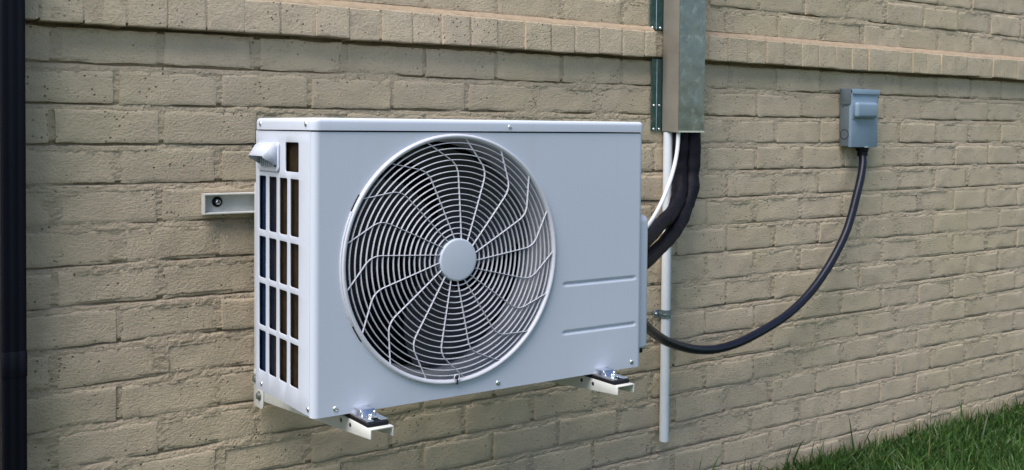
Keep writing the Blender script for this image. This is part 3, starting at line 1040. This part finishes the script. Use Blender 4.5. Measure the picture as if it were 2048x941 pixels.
# ------------------------------------------------------------------ pipes and cables
pp = MB().tube([(2.1165, -.0200, R(-.0095)), (2.1163, -.0200, R(-.3)), (2.1158, -.0200, R(-.6)), (2.1152, -.0200, R(-.9180))], .0138, 28)
po = pp.build('drain_pipe', M['pvc'], None, angle=40)
tag(po, 'white plastic drain pipe standing upright on the wall right of the unit', 'pipe')
st = empty('pipe_strap', (2.106, -.02, R(-.542)))
tag(st, 'grey metal strap with a screw clipping the white drain pipe to the wall', 'pipe clip')
s = MB()
n = 16
for z0, z1, rr in ((-.5545, -.5295, .0156),):
    outer, inner = [], []
    for k in range(n + 1):
        th = PI + PI * k / n
        outer.append((2.1159 + rr * math.cos(th), -.0200 + rr * math.sin(th)))
        inner.append((2.1159 + (rr - .0016) * math.cos(th), -.0200 + (rr - .0016) * math.sin(th)))
    outer = [(2.1159 - rr, -.004)] + outer + [(2.1159 + rr, -.004)]
    inner = [(2.1159 - rr + .0016, -.004)] + inner + [(2.1159 + rr - .0016, -.004)]
    s.prism(outer + inner[::-1], 'z', R(z0), R(z1))
local(s.build('band', M['strap'], None, angle=35), st)
local(MB().prism(rrect(2.1159 - .0360, 2.1159 - .0150, R(-.5545), R(-.5295), [.002, .011, .011, .002], 5), 'y', -.0070, -.0045).build('tab', M['strap'], None, bevel=.0006), st)
local(screw('screw', (2.0915, -.0071, R(-.542)), (0, -1, 0), .0052, M['steel'], st, .003), st)
local(MB().box(2.1159 - .0168, 2.1159 + .0168, -.0372, -.012, R(-.5440), R(-.5405)).build('ridge', M['strap'], None, bevel=.001), st)

tA = spline([(2.146, -.038, R(.03)), (2.144, -.043, R(-.104)), (2.122, -.064, R(-.183)), (2.043, -.12, R(-.232)), (1.89, -.22, R(-.262)), (1.761, -.32, R(-.277)), (1.628, -.405, R(-.279))], 10)
tB = spline([(2.190, -.040, R(.03)), (2.187, -.047, R(-.105)), (2.162, -.065, R(-.190)), (2.095, -.105, R(-.248)), (1.978, -.175, R(-.298)), (1.823, -.28, R(-.322)), (1.701, -.37, R(-.328)), (1.628, -.42, R(-.328))], 10)
def lumpy(path, r, amp, seed):
    return [r * (1 + amp * 2 * float(fbm(np.array(i * .23), np.array(seed * 1.), 51, 3))) for i in range(len(path))]
def swell(rs):
    # the wrap is fatter where it leaves the cover
    n_ = len(rs)
    return [r * (1.16 - .22 * min(1, i / (n_ * .55))) for i, r in enumerate(rs)]
o = MB().tube(tA, swell(lumpy(tA, .0212, .24, 1)), 20).build('insulated_pipe', M['foam'], None, angle=60)
tag(o, 'black foam insulated pipe leaving the unit, the upper and left of two', 'pipe', 'insulated pipes')
o = MB().tube(tB, swell(lumpy(tB, .0215, .24, 5)), 20).build('insulated_pipe', M['foam'], None, angle=60)
tag(o, 'black foam insulated pipe leaving the unit, the lower and right of two', 'pipe', 'insulated pipes')
wc = spline([(2.120, -.060, R(.02)), (2.112, -.064, R(-.06)), (2.079, -.078, R(-.131)), (2.010, -.115, R(-.198)), (1.885, -.21, R(-.240)), (1.744, -.33, R(-.253)), (1.628, -.41, R(-.258))], 12)
o = MB().tube(wc, .0058, 14).build('signal_cable', M['cablewhite'], None, angle=60)
tag(o, 'thin white cable curving from the metal cover down to the unit', 'cable')

# ------------------------------------------------------------------ disconnect box and its whip
bx = empty('disconnect_box', (2.985, -.03, R(-.056)))
tag(bx, 'blue grey electrical disconnect box with a pull handle on the wall', 'electrical box')
def X_(o): return local(o, bx)
b0, b1, byf = 2.913, 3.0545, -.0515
zt, zl = .1385, -.0555
body = X_(MB().box(b0, b1 - .002, byf + .012, -.004, R(zl + .003), R(zt - .006)).build('body', M['boxshade'], None, bevel=.0015))
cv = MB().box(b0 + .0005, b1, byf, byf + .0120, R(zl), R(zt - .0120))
cover = X_(cv.build('door', M['boxgrey'], None, bevel=.0018))
X_(MB().prism([(-.005, R(zt - .002)), (-.005, R(zt + .003)), (byf - .0035, R(zt + .0005)), (byf - .0050, R(zt - .0165)), (byf - .0032, R(zt - .0168)), (byf - .0018, R(zt - .002))], 'x', b0 - .0014, b1 + .0030).build('rain_cap', M['boxgrey'], None, bevel=.0007))
# rounded ears at the ends of the cap
for xx0, xx1 in ((b0 - .0026, b0 - .0006), (b1 + .0008, b1 + .0026)):
    poly = rrect(byf + .001, -.006, R(zt - .052), R(zt + .0015), [.001, .001, .010, .014], 6)
    X_(MB().prism(poly, 'x', xx0, xx1).build('cap_ear', M['boxshade'], None, bevel=.0005))
# pull handle: a rounded block bulging from the door
hb = MB().box(b0 + .0060, b1 - .0230, byf - .021, byf - .0005, R(.0425), R(.0945))
X_(hb.build('pull_handle', M['boxgrey'], None, bevel=.0105, bseg=5))
X_(MB().box(b0 + .0035, b1 - .0150, byf - .0028, byf - .0003, R(.0390), R(.0985)).build('handle_frame', M['boxgrey'], None, bevel=.0015))
for r in (.0160, .0095):
    ko = MB().lathe([(r - .0012, 0), (r - .0010, -.0006), (r + .0010, -.0006), (r + .0012, 0)], (b0 - .0001, -.0245, R(-.013)), axis='x', seg=30)
    X_(ko.build('knockout', M['dark'] if r > .012 else M['strap'], None, angle=60))
for yy, zz in ((-.031, .094), (-.018, .080), (-.016, .0905), (-.032, .0840)):
    X_(MB().lathe([(.0001, -.0007), (.0020, -.0006), (.0023, 0)], (b0 - .0001, yy, R(zz)), axis='x', seg=10).build('hole', M['dark']))
X_(screw('screw', (b0 - .0027, -.0265, R(zt - .046)), (-1, 0, 0), .0026, M['strap'], bx, .0012))
X_(MB().box(2.983, 3.003, byf - .0026, byf + .002, R(zl - .0015), R(zl + .0016)).build('hasp', M['chrome'], None, bevel=.0006))

wp = spline([(3.003, -.030, R(-.050)), (3.001, -.033, R(-.085)), (2.985, -.045, R(-.125)), (2.950, -.055, R(-.198)), (2.879, -.06, R(-.345)), (2.750, -.065, R(-.484)), (2.602, -.07, R(-.576)), (2.410, -.08, R(-.633)), (2.271, -.09, R(-.649)), (2.153, -.105, R(-.636)), (2.021, -.14, R(-.596)), (1.918, -.19, R(-.552)), (1.766, -.30, R(-.486)), (1.63, -.39, R(-.44))], 12)
wh = empty('power_cable', (2.41, -.08, R(-.66)))
tag(wh, 'thick black power cable looping from the unit up to the electrical box', 'cable')
local(MB().tube(wp, .0132, 20).build('jacket', M['whip'], None, angle=60), wh)
local(MB().lathe([(.0001, 0), (.0205, 0), (.0205, -.012), (.0175, -.016), (.0170, -.030), (.0140, -.0325), (.0001, -.0325)], (3.003, -.030, R(-.0555)), axis='z', seg=24).build('connector', M['rubber'], None, angle=30), wh)

# ------------------------------------------------------------------ grass
def grass_field():
    pts = []
    def scatter(x0, x1, y0, y1, dens, hmul=1.0):
        n = int((x1 - x0) * (y1 - y0) * dens)
        xs = rng.uniform(x0, x1, n); ys = rng.uniform(y0, y1, n)
        return np.stack([xs, ys, np.full(n, hmul)], -1)
    A = [scatter(2.2, 5.2, -.75, -.012, 22000), scatter(2.2, 5.2, -.05, -.004, 11000, 1.2),
         scatter(-1.5, 2.2, -.6, -.01, 3500), scatter(-1.5, 5.2, -2.2, -.75, 1800), scatter(5.2, 7.5, -1.6, -.01, 2500)]
    P = np.concatenate(A)
    n = len(P)
    patch = fbm(P[:, 0] * 5, P[:, 1] * 5, 61, 3)
    h = (.036 + .058 * rng.random(n) ** 1.6) * (1 + .8 * patch) * P[:, 2]
    tall = rng.random(n) < .02
    h = np.where(tall, h * 1.75, h)
    w = .0015 + .0024 * rng.random(n) ** 1.5
    az = rng.uniform(0, 2 * PI, n)
    lean = rng.uniform(.15, 1.15, n) ** 1.4 * h
    lean = np.where(tall, lean * .4, lean)
    lx, ly = np.cos(az) * lean, np.sin(az) * lean
    # blades by the wall lean away from it
    ly = np.where(P[:, 1] + ly > -.004, -np.abs(ly) * .5, ly)
    fa = rng.uniform(0, 2 * PI, n)
    wx, wy = np.cos(fa) * w, np.sin(fa) * w
    V = np.zeros((n, 7, 3))
    for i, (t, wf) in enumerate(((0, 1.0), (.4, .95), (.75, .62))):
        cx = P[:, 0] + lx * t ** 1.8; cy = P[:, 1] + ly * t ** 1.8; cz = h * (t - .22 * t ** 2.5 * np.clip(lean / h, 0, 1.4))
        V[:, 2 * i, :] = np.stack([cx - wx * wf, cy - wy * wf, cz], -1)
        V[:, 2 * i + 1, :] = np.stack([cx + wx * wf, cy + wy * wf, cz], -1)
    V[:, 6, :] = np.stack([P[:, 0] + lx, P[:, 1] + ly, h * (1 - .22 * np.clip(lean / h, 0, 1.4))], -1)
    base = (np.arange(n) * 7)[:, None]
    quads = np.concatenate([base + np.array([[0, 1, 3, 2]]), base + np.array([[2, 3, 5, 4]])], 0)
    tris = base + np.array([[4, 5, 6]])
    loops = np.concatenate([quads.ravel(), tris.ravel()])
    ls = np.concatenate([np.arange(len(quads)) * 4, len(quads) * 4 + np.arange(len(tris)) * 3])
    lt = np.concatenate([np.full(len(quads), 4), np.full(len(tris), 3)])
    me = bpy.data.meshes.new('grass')
    me.vertices.add(n * 7); me.vertices.foreach_set('co', V.ravel().astype(np.float32))
    me.loops.add(len(loops)); me.loops.foreach_set('vertex_index', loops.astype(np.int32))
    me.polygons.add(len(ls)); me.polygons.foreach_set('loop_start', ls.astype(np.int32)); me.polygons.foreach_set('loop_total', lt.astype(np.int32))
    me.update(calc_edges=True)
    at = me.attributes.new('tint', 'FLOAT', 'POINT')
    tint = np.clip(rng.random(n) * .85 + patch * .5 , 0, .92)
    tint = np.where(rng.random(n) < .02, 1.0, tint)
    at.data.foreach_set('value', np.repeat(tint, 7).astype(np.float32))
    me.shade_smooth()
    me.materials.append(M['grass'])
    o = link(bpy.data.objects.new('grass', me))
    tag(o, 'green lawn grass growing up to the foot of the brick wall', 'grass', kind='stuff')
grass_field()
